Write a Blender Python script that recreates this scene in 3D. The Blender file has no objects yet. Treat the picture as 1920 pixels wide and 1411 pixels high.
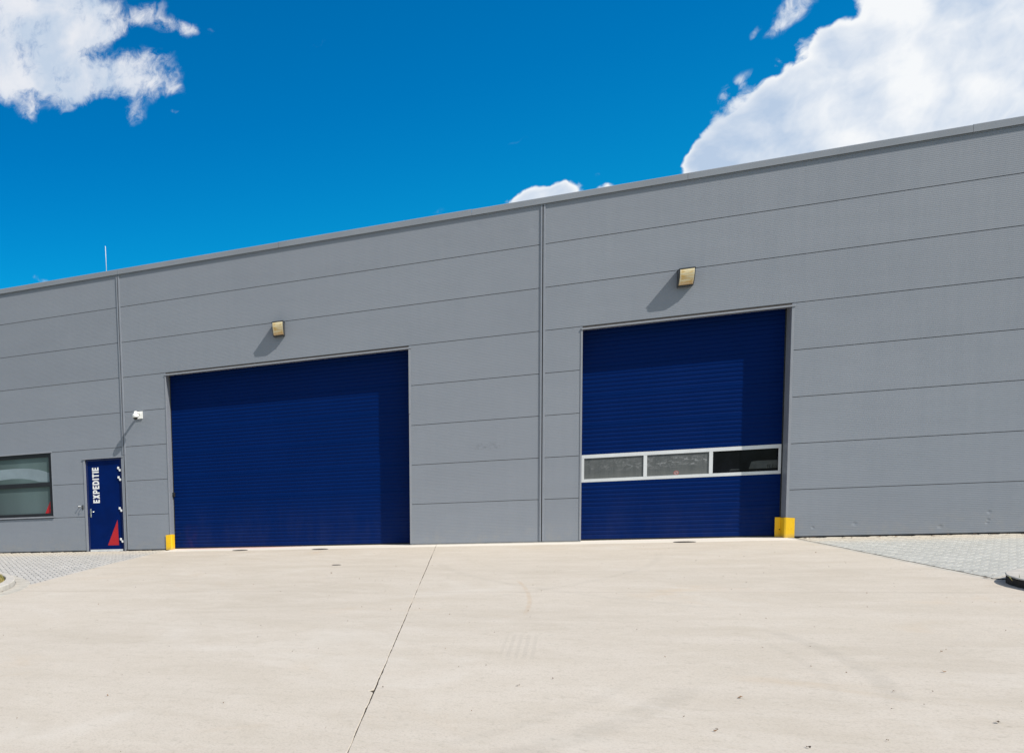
import bpy, bmesh, math, random
from mathutils import Vector, Matrix
random.seed(11)
SC = bpy.context.scene
COL = SC.collection
GZ = -0.04                      # level of the yard; panel bottoms are z = 0

# ------------------------------------------------------------------ helpers
class MB:
    """collects polygons (world coordinates) and links them as ONE mesh object"""
    def __init__(s): s.v = []; s.f = []; s.sm = []
    def poly(s, pts, smooth=False):
        i = len(s.v); s.v += [tuple(p) for p in pts]; s.f.append(tuple(range(i, i+len(pts)))); s.sm.append(smooth)
    def box(s, x0, x1, y0, y1, z0, z1, bev=0.0):
        if bev <= 0:
            c = [(x, y, z) for x in (x0, x1) for y in (y0, y1) for z in (z0, z1)]
            i = len(s.v); s.v += c
            for q in ((0,1,3,2),(4,6,7,5),(0,4,5,1),(2,3,7,6),(0,2,6,4),(1,5,7,3)):
                s.f.append(tuple(i+k for k in q)); s.sm.append(False)
            return
        bm = bmesh.new()
        bmesh.ops.create_cube(bm, size=1.0)
        for v in bm.verts:
            v.co = Vector(((x0+x1)/2+v.co.x*(x1-x0), (y0+y1)/2+v.co.y*(y1-y0), (z0+z1)/2+v.co.z*(z1-z0)))
        bmesh.ops.bevel(bm, geom=bm.edges[:], offset=bev, segments=2, affect='EDGES', profile=0.6)
        s.bm(bm)
    def bm(s, bm, smooth=False):
        i = len(s.v); bm.verts.index_update()
        s.v += [tuple(v.co) for v in bm.verts]
        for f in bm.faces:
            s.f.append(tuple(i+v.index for v in f.verts)); s.sm.append(smooth)
        bm.free()
    def prism(s, prof, axis, a, b, caps=True, closed=True):
        """profile (2-D points) swept along axis x / y / z from a to b"""
        def P(p, t):
            return {'x': (t, p[0], p[1]), 'y': (p[0], t, p[1]), 'z': (p[0], p[1], t)}[axis]
        n = len(prof); i = len(s.v)
        s.v += [P(p, a) for p in prof] + [P(p, b) for p in prof]
        for k in range(n if closed else n-1):
            s.f.append((i+k, i+(k+1) % n, i+n+(k+1) % n, i+n+k)); s.sm.append(False)
        if caps and closed:
            s.f.append(tuple(i+k for k in range(n-1, -1, -1))); s.sm.append(False)
            s.f.append(tuple(i+n+k for k in range(n))); s.sm.append(False)
    def lathe(s, prof, c, axis='z', n=24, smooth=True):
        """prof: (radius, height) pairs turned about the axis through c"""
        i = len(s.v); m = len(prof)
        for k in range(n):
            a = 2*math.pi*k/n; ca, sa = math.cos(a), math.sin(a)
            for r, h in prof:
                if axis == 'z': s.v.append((c[0]+r*ca, c[1]+r*sa, c[2]+h))
                elif axis == 'y': s.v.append((c[0]+r*ca, c[1]+h, c[2]+r*sa))
                else: s.v.append((c[0]+h, c[1]+r*ca, c[2]+r*sa))
        for k in range(n):
            k2 = (k+1) % n
            for j in range(m-1):
                s.f.append((i+k*m+j, i+k2*m+j, i+k2*m+j+1, i+k*m+j+1)); s.sm.append(smooth)
    def tube(s, pts, r, n=10):
        pts = [Vector(p) for p in pts]; i = len(s.v)
        for q, p in enumerate(pts):
            d = (pts[min(q+1, len(pts)-1)]-pts[max(q-1, 0)]).normalized()
            u = d.orthogonal().normalized() if abs(d.z) > .9 else d.cross(Vector((0, 0, 1))).normalized()
            w = d.cross(u)
            for k in range(n):
                a = 2*math.pi*k/n; s.v.append(tuple(p+u*r*math.cos(a)+w*r*math.sin(a)))
        for q in range(len(pts)-1):
            for k in range(n):
                s.f.append((i+q*n+k, i+q*n+(k+1) % n, i+(q+1)*n+(k+1) % n, i+(q+1)*n+k)); s.sm.append(True)
        s.f.append(tuple(i+k for k in range(n-1, -1, -1))); s.sm.append(False)
        j = i+(len(pts)-1)*n; s.f.append(tuple(j+k for k in range(n))); s.sm.append(False)
    def build(s, name, mat, parent=None, fix=True):
        o = world_of(parent)
        me = bpy.data.meshes.new(name)
        me.from_pydata([(v[0]-o.x, v[1]-o.y, v[2]-o.z) for v in s.v], [], s.f)
        me.polygons.foreach_set('use_smooth', s.sm)
        me.materials.append(mat)
        if fix:
            b = bmesh.new(); b.from_mesh(me); bmesh.ops.recalc_face_normals(b, faces=b.faces[:]); b.to_mesh(me); b.free()
        ob = bpy.data.objects.new(name, me); COL.objects.link(ob)
        if parent: ob.parent = parent
        return ob

def world_of(o):
    v = Vector((0, 0, 0))
    while o is not None: v += o.location; o = o.parent
    return v

def thing(name, label, cat, loc, group=None):
    e = bpy.data.objects.new(name, None); COL.objects.link(e); e.location = loc
    e.empty_display_size = 0.1
    e['label'] = label; e['category'] = cat
    if group: e['group'] = group
    return e

def structure(name, mb, mat, kind='structure', fix=True):
    o = mb.build(name, mat, None, fix); o['kind'] = kind; return o

def copy_thing(root, loc, label):
    r = root.copy(); COL.objects.link(r); r.location = loc; r['label'] = label
    for ch in list(root.children):
        c = ch.copy(); COL.objects.link(c); c.parent = r
        for g in ch.children:
            d = g.copy(); COL.objects.link(d); d.parent = c
    return r

# ------------------------------------------------------------------ node helpers
class NT:
    def __init__(s, tree): s.t = tree; s.n = tree.nodes; s.l = tree.links
    def node(s, typ, **kw):
        n = s.n.new(typ)
        for k, v in kw.items(): setattr(n, k, v)
        return n
    def put(s, sock, v):
        if v is None: return
        if isinstance(v, bpy.types.NodeSocket): s.l.new(v, sock)
        elif isinstance(v, (tuple, list)):
            v = tuple(v)
            if sock.type == 'RGBA' and len(v) == 3: v = v+(1,)
            sock.default_value = v
        else: sock.default_value = v
    def math(s, op, a, b=None, c=None, clamp=False):
        n = s.node('ShaderNodeMath', operation=op, use_clamp=clamp)
        s.put(n.inputs[0], a); s.put(n.inputs[1], b); s.put(n.inputs[2], c); return n.outputs[0]
    def vec(s, op, a, b=None):
        n = s.node('ShaderNodeVectorMath', operation=op); s.put(n.inputs[0], a); s.put(n.inputs[1], b)
        return n.outputs['Value'] if op in ('DOT_PRODUCT', 'LENGTH', 'DISTANCE') else n.outputs[0]
    def sep(s, v): n = s.node('ShaderNodeSeparateXYZ'); s.put(n.inputs[0], v); return n.outputs
    def comb(s, x, y, z): 
        n = s.node('ShaderNodeCombineXYZ'); s.put(n.inputs[0], x); s.put(n.inputs[1], y); s.put(n.inputs[2], z); return n.outputs[0]
    def noise(s, vec, scale, detail=4, rough=.55, dist=0.0, col=False):
        n = s.node('ShaderNodeTexNoise'); s.put(n.inputs['Vector'], vec); n.inputs['Scale'].default_value = scale
        n.inputs['Detail'].default_value = detail; n.inputs['Roughness'].default_value = rough; n.inputs['Distortion'].default_value = dist
        return n.outputs['Color'] if col else n.outputs['Fac']
    def ramp(s, f, a, b, lo=0.0, hi=1.0, smooth=True):
        n = s.node('ShaderNodeMapRange', interpolation_type='SMOOTHSTEP' if smooth else 'LINEAR', clamp=True)
        s.put(n.inputs[0], f); s.put(n.inputs[1], a); s.put(n.inputs[2], b); s.put(n.inputs[3], lo); s.put(n.inputs[4], hi); return n.outputs[0]
    def mix(s, f, a, b, blend='MIX'):
        n = s.node('ShaderNodeMix', data_type='RGBA', blend_type=blend, clamp_factor=True)
        s.put(n.inputs[0], f); s.put(n.inputs[6], a); s.put(n.inputs[7], b); return n.outputs[2]
    def bump(s, h, dist, strength=1.0, prev=None):
        n = s.node('ShaderNodeBump'); n.inputs['Strength'].default_value = strength; n.inputs['Distance'].default_value = dist
        s.put(n.inputs['Height'], h)
        if prev is not None: s.l.new(prev, n.inputs['Normal'])
        return n.outputs[0]
    def pos(s):
        return s.node('ShaderNodeNewGeometry').outputs['Position']

def material(name):
    m = bpy.data.materials.new(name); m.use_nodes = True
    g = NT(m.node_tree); b = m.node_tree.nodes['Principled BSDF']
    return m, g, b

def simple(name, col, rough=.5, metal=0.0, spec=.5, var=.06, scale=6.0, bump=0.0, coat=0.0):
    m, g, b = material(name)
    p = g.pos()
    n = g.noise(p, scale, 5, .6)
    f = g.ramp(n, .3, .7, 1-var, 1+var)
    c = g.mix(1.0, col, g.comb(f, f, f), 'MULTIPLY')
    g.put(b.inputs['Base Color'], c)
    g.put(b.inputs['Roughness'], g.ramp(g.noise(p, scale*2.3, 3), .3, .7, rough*.88, min(1, rough*1.12)))
    b.inputs['Metallic'].default_value = metal
    b.inputs['Specular IOR Level'].default_value = spec
    b.inputs['Coat Weight'].default_value = coat
    if bump > 0: g.put(b.inputs['Normal'], g.bump(g.noise(p, scale*6, 4), bump))
    return m

# ------------------------------------------------------------------ materials
def mat_wall():
    m, g, b = material('grey_coated_steel')
    p = g.pos(); x, y, z = g.sep(p)
    big = g.noise(g.comb(g.math('MULTIPLY', x, .55), y, g.math('MULTIPLY', z, .9)), 1.0, 4, .6)
    strk = g.noise(g.comb(g.math('MULTIPLY', x, 9.0), y, g.math('MULTIPLY', z, .5)), 1.0, 4, .6)
    # each course is a panel of its own batch
    cell = g.node('ShaderNodeTexWhiteNoise', noise_dimensions='2D')
    bay = g.math('ADD', g.math('GREATER_THAN', x, 1.535), g.math('GREATER_THAN', x, -7.97))
    g.put(cell.inputs['Vector'], g.comb(bay, g.math('FLOOR', g.math('DIVIDE', z, .9)), 0.0))
    v = g.math('ADD', g.ramp(big, .3, .7, -.05, .05), g.ramp(strk, .3, .75, -.025, .025))
    v = g.math('ADD', v, g.math('MULTIPLY', g.math('SUBTRACT', cell.outputs[0], .5), .11))
    # splash dirt on the lowest half metre and rain streaks under the joints
    low = g.math('MULTIPLY', g.ramp(z, .55, 0.0, 0, 1), g.ramp(g.noise(p, 5.0, 5, .65), .42, .7, 0, 1))
    # scuff on the pier between the doors
    scx = g.math('ABSOLUTE', g.math('SUBTRACT', x, .5)); scz = g.math('ABSOLUTE', g.math('SUBTRACT', z, 2.13))
    scuff = g.math('MULTIPLY', g.math('MULTIPLY', g.ramp(scx, .45, .1, 0, 1), g.ramp(scz, .12, .02, 0, 1)), g.ramp(g.noise(p, 14, 4), .4, .7, 0, .8))
    col = g.mix(g.math('ADD', v, .5), (.172, .190, .224), (.264, .286, .326))
    col = g.mix(g.math('MULTIPLY', low, .28), col, (.30, .285, .26))
    col = g.mix(g.math('MULTIPLY', scuff, .55), col, (.12, .13, .15))
    g.put(b.inputs['Base Color'], col)
    g.put(b.inputs['Roughness'], g.ramp(strk, .3, .7, .40, .52))
    b.inputs['Specular IOR Level'].default_value = .4
    # slight oil-canning of the sheet and a few knocks near the ground
    oc = g.noise(g.comb(g.math('MULTIPLY', x, .8), y, g.math('MULTIPLY', z, 2.2)), 1.0, 2, .4)
    nrm = g.bump(oc, .012, .5)
    h = None
    for dx, dz, r in ((6.72, .205, .055), (7.93, .115, .055), (8.58, .36, .045), (8.575, .215, .04), (8.56, .165, .04), (6.1, .15, .035), (1.36, 6.66, .09), (.3, 6.9, .12), (-.4, 6.75, .12)):
        d = g.vec('DISTANCE', g.comb(x, 0.0, z), (dx, 0, dz))
        k = g.ramp(d, r, 0.0, 0, 1 if dz < 1 else .35)
        h = k if h is None else g.math('ADD', h, k)
    nrm = g.bump(h, -.006, 1.0, nrm)
    g.put(b.inputs['Normal'], nrm)
    return m

def mat_blue(name='blue_coated_steel'):
    m, g, b = material(name)
    p = g.pos(); x, y, z = g.sep(p)
    n = g.noise(g.comb(g.math('MULTIPLY', x, 1.2), y, g.math('MULTIPLY', z, .7)), 1.0, 5, .6)
    fade = g.math('MULTIPLY', g.ramp(z, 1.3, 0.0, 0, 1), g.ramp(g.noise(g.comb(g.math('MULTIPLY', x, 3), y, z), 1.0, 5, .65), .35, .75, .2, 1))
    col = g.mix(n, (.0, .0112, .080), (.0, .0142, .101))
    col = g.mix(g.math('MULTIPLY', fade, .09), col, (.080, .082, .13))           # chalky road dust low down
    # rubbed reddish patch by the left jamb of the wide door
    rd = g.math('MULTIPLY', g.ramp(g.math('ABSOLUTE', g.math('ADD', x, 6.33)), .25, .02, 0, 1), g.ramp(z, .75, .1, 0, .06))
    col = g.mix(g.math('MULTIPLY', rd, g.ramp(g.noise(p, 8, 4), .35, .65, .2, 1)), col, (.22, .05, .07))
    g.put(b.inputs['Base Color'], col)
    g.put(b.inputs['Roughness'], g.ramp(n, .3, .7, .34, .46))
    b.inputs['Specular IOR Level'].default_value = .05
    g.put(b.inputs['Normal'], g.bump(g.noise(g.comb(g.math('MULTIPLY', x, 1.5), y, g.math('MULTIPLY', z, 6)), 1.0, 2, .4), .006, .4))
    return m

def mat_concrete():
    m, g, b = material('cast_concrete')
    p = g.pos(); x, y, z = g.sep(p)
    q = g.comb(x, y, 0.0)
    wide = g.noise(q, .22, 5, .6, .4)
    mott = g.noise(g.comb(g.math('MULTIPLY', x, .8), g.math('MULTIPLY', y, 1.6), 0.0), .9, 7, .66, .6)
    strk = g.noise(g.comb(g.math('MULTIPLY', x, .35), g.math('MULTIPLY', y, 2.4), 3.0), 1.1, 6, .6, .3)
    fine = g.noise(q, 60, 4, .7)
    grit = g.noise(q, 260, 2, .6)
    col = g.mix(g.ramp(wide, .3, .7), (.474, .418, .350), (.533, .473, .402))
    col = g.mix(g.ramp(mott, .36, .64, 0, .65), col, (.562, .503, .438))
    col = g.mix(g.ramp(strk, .5, .78, 0, .14), col, (.440, .392, .328))
    col = g.mix(g.ramp(fine, .32, .52, .60, 0), col, (.34, .30, .245))
    col = g.mix(g.ramp(grit, .50, .72, 0, .45), col, (.60, .56, .49))
    blot = g.noise(g.vec('ADD', q, (4.4, .7, 0)), 2.1, 7, .7, .4)
    col = g.mix(g.ramp(blot, .34, .50, .24, 0), col, (.425, .372, .300))
    col = g.mix(g.ramp(blot, .54, .68, 0, .22), col, (.60, .552, .49))
    spk = g.noise(q, 14, 6, .75)
    col = g.mix(g.ramp(spk, .52, .70, 0, .70), col, (.385, .345, .285))
    # cement-rich pale blotches and ochre stains
    pale = g.noise(g.vec('ADD', q, (7.3, 2.1, 0)), .55, 6, .62, .8)
    col = g.mix(g.ramp(pale, .54, .76, 0, .40), col, (.60, .558, .505))
    och = g.noise(g.vec('ADD', q, (1.3, 9.1, 0)), .42, 6, .7, .9)
    col = g.mix(g.ramp(och, .57, .76, 0, .42), col, (.50, .385, .265))
    # small dark spots
    vo = g.node('ShaderNodeTexVoronoi', feature='F1'); g.put(vo.inputs['Vector'], q); vo.inputs['Scale'].default_value = 3.1
    cellr = g.node('ShaderNodeTexWhiteNoise', noise_dimensions='3D'); g.put(cellr.inputs['Vector'], vo.outputs['Position'])
    spot = g.math('MULTIPLY', g.ramp(vo.outputs['Distance'], .055, .02, 0, 1), g.math('GREATER_THAN', cellr.outputs[0], .72))
    col = g.mix(g.math('MULTIPLY', spot, .42), col, (.16, .14, .11))
    vo2 = g.node('ShaderNodeTexVoronoi', feature='F1'); g.put(vo2.inputs['Vector'], q); vo2.inputs['Scale'].default_value = 11
    cr2 = g.node('ShaderNodeTexWhiteNoise', noise_dimensions='3D'); g.put(cr2.inputs['Vector'], vo2.outputs['Position'])
    patchy = g.ramp(g.noise(q, .5, 4, .6), .48, .66, 0, 1)
    sp2 = g.math('MULTIPLY', g.math('MULTIPLY', g.ramp(vo2.outputs['Distance'], .16, .07, 0, 1), g.math('GREATER_THAN', cr2.outputs[0], .55)), patchy)
    col = g.mix(g.math('MULTIPLY', sp2, .32), col, (.24, .20, .14))
    # tyre scrubs: arcs (centre, radius, half width, y window, strength)
    def arc(cx, cy, r, w, y0, y1, s, c, xs=None):
        d = g.math('ABSOLUTE', g.math('SUBTRACT', g.vec('DISTANCE', q, (cx, cy, 0)), r))
        k = g.math('MULTIPLY', g.ramp(d, w, w*.3, 0, s), g.math('MULTIPLY', g.ramp(y, y0, y0+.5), g.ramp(y, y1, y1-.5)))
        if xs is not None: k = g.math('MULTIPLY', k, g.math('GREATER_THAN', x, xs))
        k = g.math('MULTIPLY', k, g.ramp(g.noise(q, 4.5, 5, .7), .3, .7, .25, 1))
        return g.mix(k, nonlocal_col[0], c)
    nonlocal_col = [col]
    DARK = (.30, .275, .235)
    for a in ((-17.2, -9.25, 18.0, .035, -11.6, -7.6, .36, (.44, .30, .17), 0.0),
              (-5.6, -12.6, 7.55, .14, -17.6, -15.0, .28, DARK, 0.0),
              (-5.6, -12.6, 7.2, .07, -17.6, -14.6, .14, DARK, 0.0),
              (-4.4, -13.8, 7.15, .10, -15.6, -12.2, .26, DARK, 0.0),
              (-4.4, -13.8, 6.85, .05, -15.6, -12.8, .14, DARK, 0.0),
              (9.0, -4.0, 9.4, .10, -11.0, -4.5, .16, DARK, -2.0),
              (-9.0, -2.0, 12.2, .09, -10.0, -3.0, .16, DARK, 0.0)):
        nonlocal_col[0] = arc(*a)
    col = nonlocal_col[0]
    # stamped tread print
    sx = g.math('ADD', x, g.math('MULTIPLY', g.math('ADD', y, 13.6), -.085))
    wv = g.ramp(g.math('SINE', g.math('MULTIPLY', sx, 2*math.pi/.062)), -.3, .4, 0, 1)
    box = g.math('MULTIPLY', g.ramp(g.math('ABSOLUTE', g.math('SUBTRACT', sx, .52)), .16, .12, 0, 1), g.ramp(g.math('ABSOLUTE', g.math('ADD', y, 13.55)), .8, .5, 0, 1))
    col = g.mix(g.math('MULTIPLY', g.math('MULTIPLY', wv, box), .15), col, DARK)
    # pour joint across the yard, troweled pale band at the doors, reddish dust at the wide door
    pj = g.math('MULTIPLY', g.ramp(g.math('ABSOLUTE', g.math('ADD', y, 9.28)), .045, .01, 0, 1), g.ramp(g.noise(q, 1.2, 4), .35, .6, .1, .5))
    col = g.mix(pj, col, (.36, .31, .25))
    band = g.math('MULTIPLY', g.ramp(g.math('ADD', y, g.math('MULTIPLY', g.noise(q, 2.2, 4), .3)), -.62, -.42, 0, .7), 1.0)
    col = g.mix(band, col, (.70, .66, .60))
    red = g.math('MULTIPLY', g.math('MULTIPLY', g.ramp(y, -.12, .10, 0, .55), g.ramp(g.math('ABSOLUTE', g.math('ADD', x, 5.1)), 2.0, .8, 0, 1)), g.ramp(g.noise(q, 3, 4), .3, .55, .5, 1))
    col = g.mix(red, col, (.55, .23, .24))
    g.put(b.inputs['Base Color'], col)
    b.inputs['Roughness'].default_value = .86; b.inputs['Specular IOR Level'].default_value = .25
    n1 = g.bump(mott, .01, .3)
    g.put(b.inputs['Normal'], g.bump(g.noise(q, 45, 5, .7), .004, .5, n1))
    return m

def mat_pavers(name, c0, c1, warm):
    m, g, b = material(name)
    p = g.pos(); x, y, z = g.sep(p)
    geo = g.node('ShaderNodeNewGeometry')
    r = geo.outputs['Random Per Island']
    col = g.mix(r, c0, c1)
    n = g.noise(p, 9, 6, .7)
    col = g.mix(g.ramp(n, .35, .7, 0, .35), col, tuple(k*.78 for k in c0))
    # wind-blown sand lying along the foot of the wall
    sand = g.math('MULTIPLY', g.ramp(y, -1.9, -.5, 0, .85), g.ramp(g.noise(p, 2.0, 5, .6), .25, .6, .35, 1))
    col = g.mix(sand, col, warm)
    g.put(b.inputs['Base Color'], col); b.inputs['Roughness'].default_value = .9; b.inputs['Specular IOR Level'].default_value = .2
    g.put(b.inputs['Normal'], g.bump(g.noise(p, 60, 5, .7), .004, .6))
    return m

def mat_lens():
    m, g, b = material('yellowed_lens')
    tc = g.node('ShaderNodeTexCoord').outputs['Object']; x, y, z = g.sep(tc)
    n = g.noise(g.comb(g.math('MULTIPLY', x, 3.0), y, g.math('MULTIPLY', z, 14.0)), 1.5, 4, .6)
    col = g.mix(g.ramp(n, .38, .62), (.76, .66, .43), (.62, .40, .13))
    edge = g.ramp(g.math('ABSOLUTE', x), .085, .115, 0, .6)
    col = g.mix(edge, col, (.80, .74, .55))
    rs = g.ramp(z, -.24, -.30, 0, .5)
    col = g.mix(rs, col, (.50, .27, .12))
    g.put(b.inputs['Base Color'], col); b.inputs['Roughness'].default_value = .3
    b.inputs['Subsurface Weight'].default_value = .0
    fl = g.math('SINE', g.math('MULTIPLY', x, 420.0))
    g.put(b.inputs['Normal'], g.bump(fl, .0015, .4))
    return m

def mat_dusty_pane():
    m, g, b = material('dusty_acrylic_pane')
    p = g.pos(); x, y, z = g.sep(p)
    st = g.noise(g.comb(g.math('MULTIPLY', x, 16.0), y, g.math('MULTIPLY', z, .8)), 1.0, 6, .7)
    sc = g.noise(g.comb(g.math('MULTIPLY', x, 4.2), y, g.math('MULTIPLY', z, 8.0)), 1.6, 7, .74, 1.6)
    mid = g.math('MULTIPLY', g.ramp(g.math('ABSOLUTE', g.math('SUBTRACT', z, 1.57)), .17, .02, 0, 1), g.ramp(g.math('ABSOLUTE', g.math('SUBTRACT', x, 4.05)), 1.7, .15, .30, 1))
    col = g.mix(g.ramp(st, .3, .7, 0, 1), (.080, .088, .092), (.112, .120, .124))
    col = g.mix(g.ramp(z, 1.45, 1.29, 0, .5), col, (.150, .158, .155))
    col = g.mix(g.ramp(z, 1.66, 1.735, 0, .5), col, (.055, .060, .064))
    col = g.mix(g.math('MULTIPLY', g.ramp(sc, .50, .70, 0, .9), mid), col, (.38, .39, .41))
    g.put(b.inputs['Base Color'], col); g.put(b.inputs['Roughness'], g.ramp(sc, .4, .6, .18, .34))
    b.inputs['Specular IOR Level'].default_value = .2
    return m

def mat_yellow():
    m, g, b = material('yellow_enamel')
    p = g.pos(); z = g.sep(p)[2]
    n = g.noise(p, 26, 6, .75, .6); n2 = g.noise(p, 6, 4, .6)
    col = g.mix(n2, (.80, .46, .004), (.90, .55, .008))
    col = g.mix(g.ramp(n, .62, .70, 0, .7), col, (.30, .17, .04))
    col = g.mix(g.math('MULTIPLY', g.ramp(z, .06, -.03, 0, .6), g.ramp(n2, .35, .65, .3, 1)), col, (.45, .33, .14))
    g.put(b.inputs['Base Color'], col); g.put(b.inputs['Roughness'], g.ramp(n, .4, .7, .38, .6))
    g.put(b.inputs['Normal'], g.bump(n2, .004, .5))
    return m

M = {}
M['wall'] = mat_wall()
M['trim'] = simple('grey_trim_paint', (.222, .240, .278), .42, var=.05, scale=2.0)
M['trim_light'] = simple('pale_grey_trim_paint', (.245, .258, .292), .42, var=.05, scale=3.0)
M['coping'] = simple('coping_aluminium', (.222, .240, .272), .40, var=.05, scale=1.2)
M['gap'] = simple('black_gap', (.035, .030, .027), .8, var=.1)
M['plinth'] = simple('dark_plinth', (.035, .034, .035), .85, var=.2, scale=8)
M['flash'] = simple('base_flashing', (.30, .29, .275), .6, var=.12, scale=5)
M['roof'] = simple('roof_membrane', (.22, .22, .22), .9, var=.1)
M['blue'] = mat_blue()
M['dblue'] = simple('blue_door_paint', (.0, .0105, .088), .40, spec=.08, var=.10, scale=3)
M['dframe'] = simple('dark_blue_frame_paint', (.004, .013, .085), .4, var=.1, scale=3)
M['white_alu'] = simple('white_aluminium_profile', (.60, .62, .64), .38, var=.04, scale=4)
M['white'] = simple('white_paint', (.80, .80, .80), .4, var=.03)
M['vinyl_white'] = simple('white_vinyl_letters', (.80, .80, .80), .45, var=.03)
M['faded_red'] = simple('faded_red_print', (.32, .11, .105), .5, var=.15, scale=40)
M['dirty_white'] = simple('dirty_white_vinyl', (.32, .31, .31), .5, var=.1, scale=30)
M['red'] = simple('red_vinyl', (.42, .008, .015), .4, var=.06, scale=5)
M['anth'] = simple('anthracite_frame', (.010, .011, .015), .42, var=.1, scale=4)
M['steel'] = simple('brushed_steel', (.62, .63, .64), .28, metal=1.0, var=.06, scale=30)
M['yellow'] = mat_yellow()
M['housing'] = simple('dark_lamp_housing', (.040, .043, .048), .40, var=.15, scale=20)
M['lens'] = mat_lens()
M['camwhite'] = simple('white_camera_plastic', (.82, .82, .80), .35, var=.03)
M['camglass'] = simple('smoked_dome', (.02, .02, .015), .08, var=.1)
M['iron'] = simple('worn_cast_iron', (.075, .065, .055), .62, metal=.35, var=.35, scale=25, bump=.002)
M['black'] = simple('black_plastic', (.012, .012, .013), .45, var=.1)
M['dusty'] = mat_dusty_pane()
M['clear'] = simple('dark_acrylic_pane', (.0045, .0055, .008), .10, var=.3, scale=5, spec=.12)
M['ghost'] = simple('grey_reflection_paint', (.034, .037, .042), .2, var=.25, scale=6)
M['ghost_text'] = simple('reflected_letters_paint', (.004, .004, .005), .25, var=.1)
M['kerb'] = simple('kerb_concrete', (.47, .44, .40), .9, spec=.2, var=.13, scale=6, bump=.004)
M['gutter'] = simple('gutter_concrete', (.45, .42, .37), .9, spec=.2, var=.13, scale=5, bump=.004)
M['sandbed'] = simple('mossy_joint_sand', (.085, .080, .062), .95, spec=.1, var=.4, scale=9)
M['sandbed_pale'] = simple('pale_joint_sand', (.17, .165, .145), .95, spec=.1, var=.4, scale=5)
M['concrete'] = mat_concrete()
M['kerb_dark'] = simple('shaded_kerb_face', (.030, .028, .027), .9, spec=.15, var=.4, scale=12, bump=.004)  # near-black colour stands in for shade on the right kerb face
M['sealant'] = simple('joint_sealant', (.060, .050, .038), .9, spec=.1, var=.4, scale=30)
M['earth'] = simple('dry_earth', (.20, .16, .095), .95, spec=.1, var=.25, scale=12)
M['land'] = simple('surrounding_ground', (.20, .19, .16), .95, spec=.1, var=.2, scale=.4)
M['paveL'] = mat_pavers('grey_pavers', (.395, .38, .36), (.485, .465, .44), (.50, .445, .365))
M['paveR'] = mat_pavers('pale_grey_pavers', (.395, .393, .368), (.465, .460, .432), (.50, .445, .365))
def mat_glass():
    m, g, b = material('tinted_window_glass')
    p = g.pos(); x, y, z = g.sep(p)
    # teal base colour of the panes, softly uneven along their width
    n = g.noise(g.comb(g.math('MULTIPLY', x, 1.6), y, g.math('MULTIPLY', z, .5)), 1.0, 3, .5)
    v = g.noise(g.comb(g.math('MULTIPLY', x, .55), 0.0, 0.0), 1.6, 1, .3)
    col = g.mix(g.ramp(v, .35, .65), (.058, .084, .090), (.098, .140, .148))
    col = g.mix(g.ramp(n, .3, .7, 0, .25), col, (.070, .095, .102))
    g.put(b.inputs['Base Color'], col); b.inputs['Roughness'].default_value = .05
    b.inputs['Specular IOR Level'].default_value = .5
    return m
M['glass'] = mat_glass()
M['window_reflection'] = simple('pale_reflection_paint', (.200, .250, .285), .12, var=.10, scale=1.5)
def mat_grass():
    m, g, b = material('dry_grass')
    geo = g.node('ShaderNodeNewGeometry')
    rnd = geo.outputs['Random Per Island']
    n = g.noise(geo.outputs['Position'], 2.2, 4, .6)
    f = g.math('ADD', g.math('MULTIPLY', rnd, .55), g.ramp(n, .35, .65, -.1, .55))
    col = g.mix(g.ramp(f, .2, .8), (.150, .170, .040), (.50, .38, .13))
    g.put(b.inputs['Base Color'], col); b.inputs['Roughness'].default_value = .7
    return m
M['grass'] = mat_grass()
def mat_leaf():
    m, g, b = material('dry_leaf')
    r = g.node('ShaderNodeNewGeometry').outputs['Random Per Island']
    g.put(b.inputs['Base Color'], g.mix(r, (.045, .032, .02), (.24, .13, .055))); b.inputs['Roughness'].default_value = .8
    return m
M['leaf'] = mat_leaf()

# ------------------------------------------------------------------ the warehouse
D = 0.34                                        # depth of the big door leaves behind the cladding
COURSE = 0.9
TOP = 7.135
XL, XR = -15.2, 13.4
SEAMS = (-7.97, 1.53)
OPEN = [(-6.775, -1.09, -1, 4.5), (2.255, 5.684, -1, 4.5), (-9.12, -8.02, -1, 2.455), (-12.7, -10.075, .945, 2.72)]

wh = thing('warehouse', 'long grey panelled warehouse with two tall blue overhead doors and a small blue entrance door', 'warehouse', (0, 0, GZ))

def clad(mb, xa, xb, za, zb, k):
    z0, z1 = k*COURSE, min((k+1)*COURSE, TOP)
    pr = []
    if k == 0 and za < .5: pr += [(.03, -.016), (0, -.014)]
    elif abs(za-z0) < 1e-6: pr += [(.03, za+.005), (.004, za+.005), (0, za+.0095)]
    else: pr += [(.03, za), (0, za)]
    zc = z0+.030
    while zc < z1-.028:
        if za+.012 < zc < zb-.012:
            pr += [(0, zc-.0062), (.0011, zc-.0026), (.0011, zc+.0026), (0, zc+.0062)]
        zc += .0336
    if abs(zb-z1) < 1e-6 and k < 7: pr += [(0, zb-.0075), (.004, zb-.005), (.03, zb-.005)]
    else: pr += [(0, zb), (.03, zb)]
    mb.prism(pr, 'x', xa, xb, caps=False, closed=False)

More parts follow.
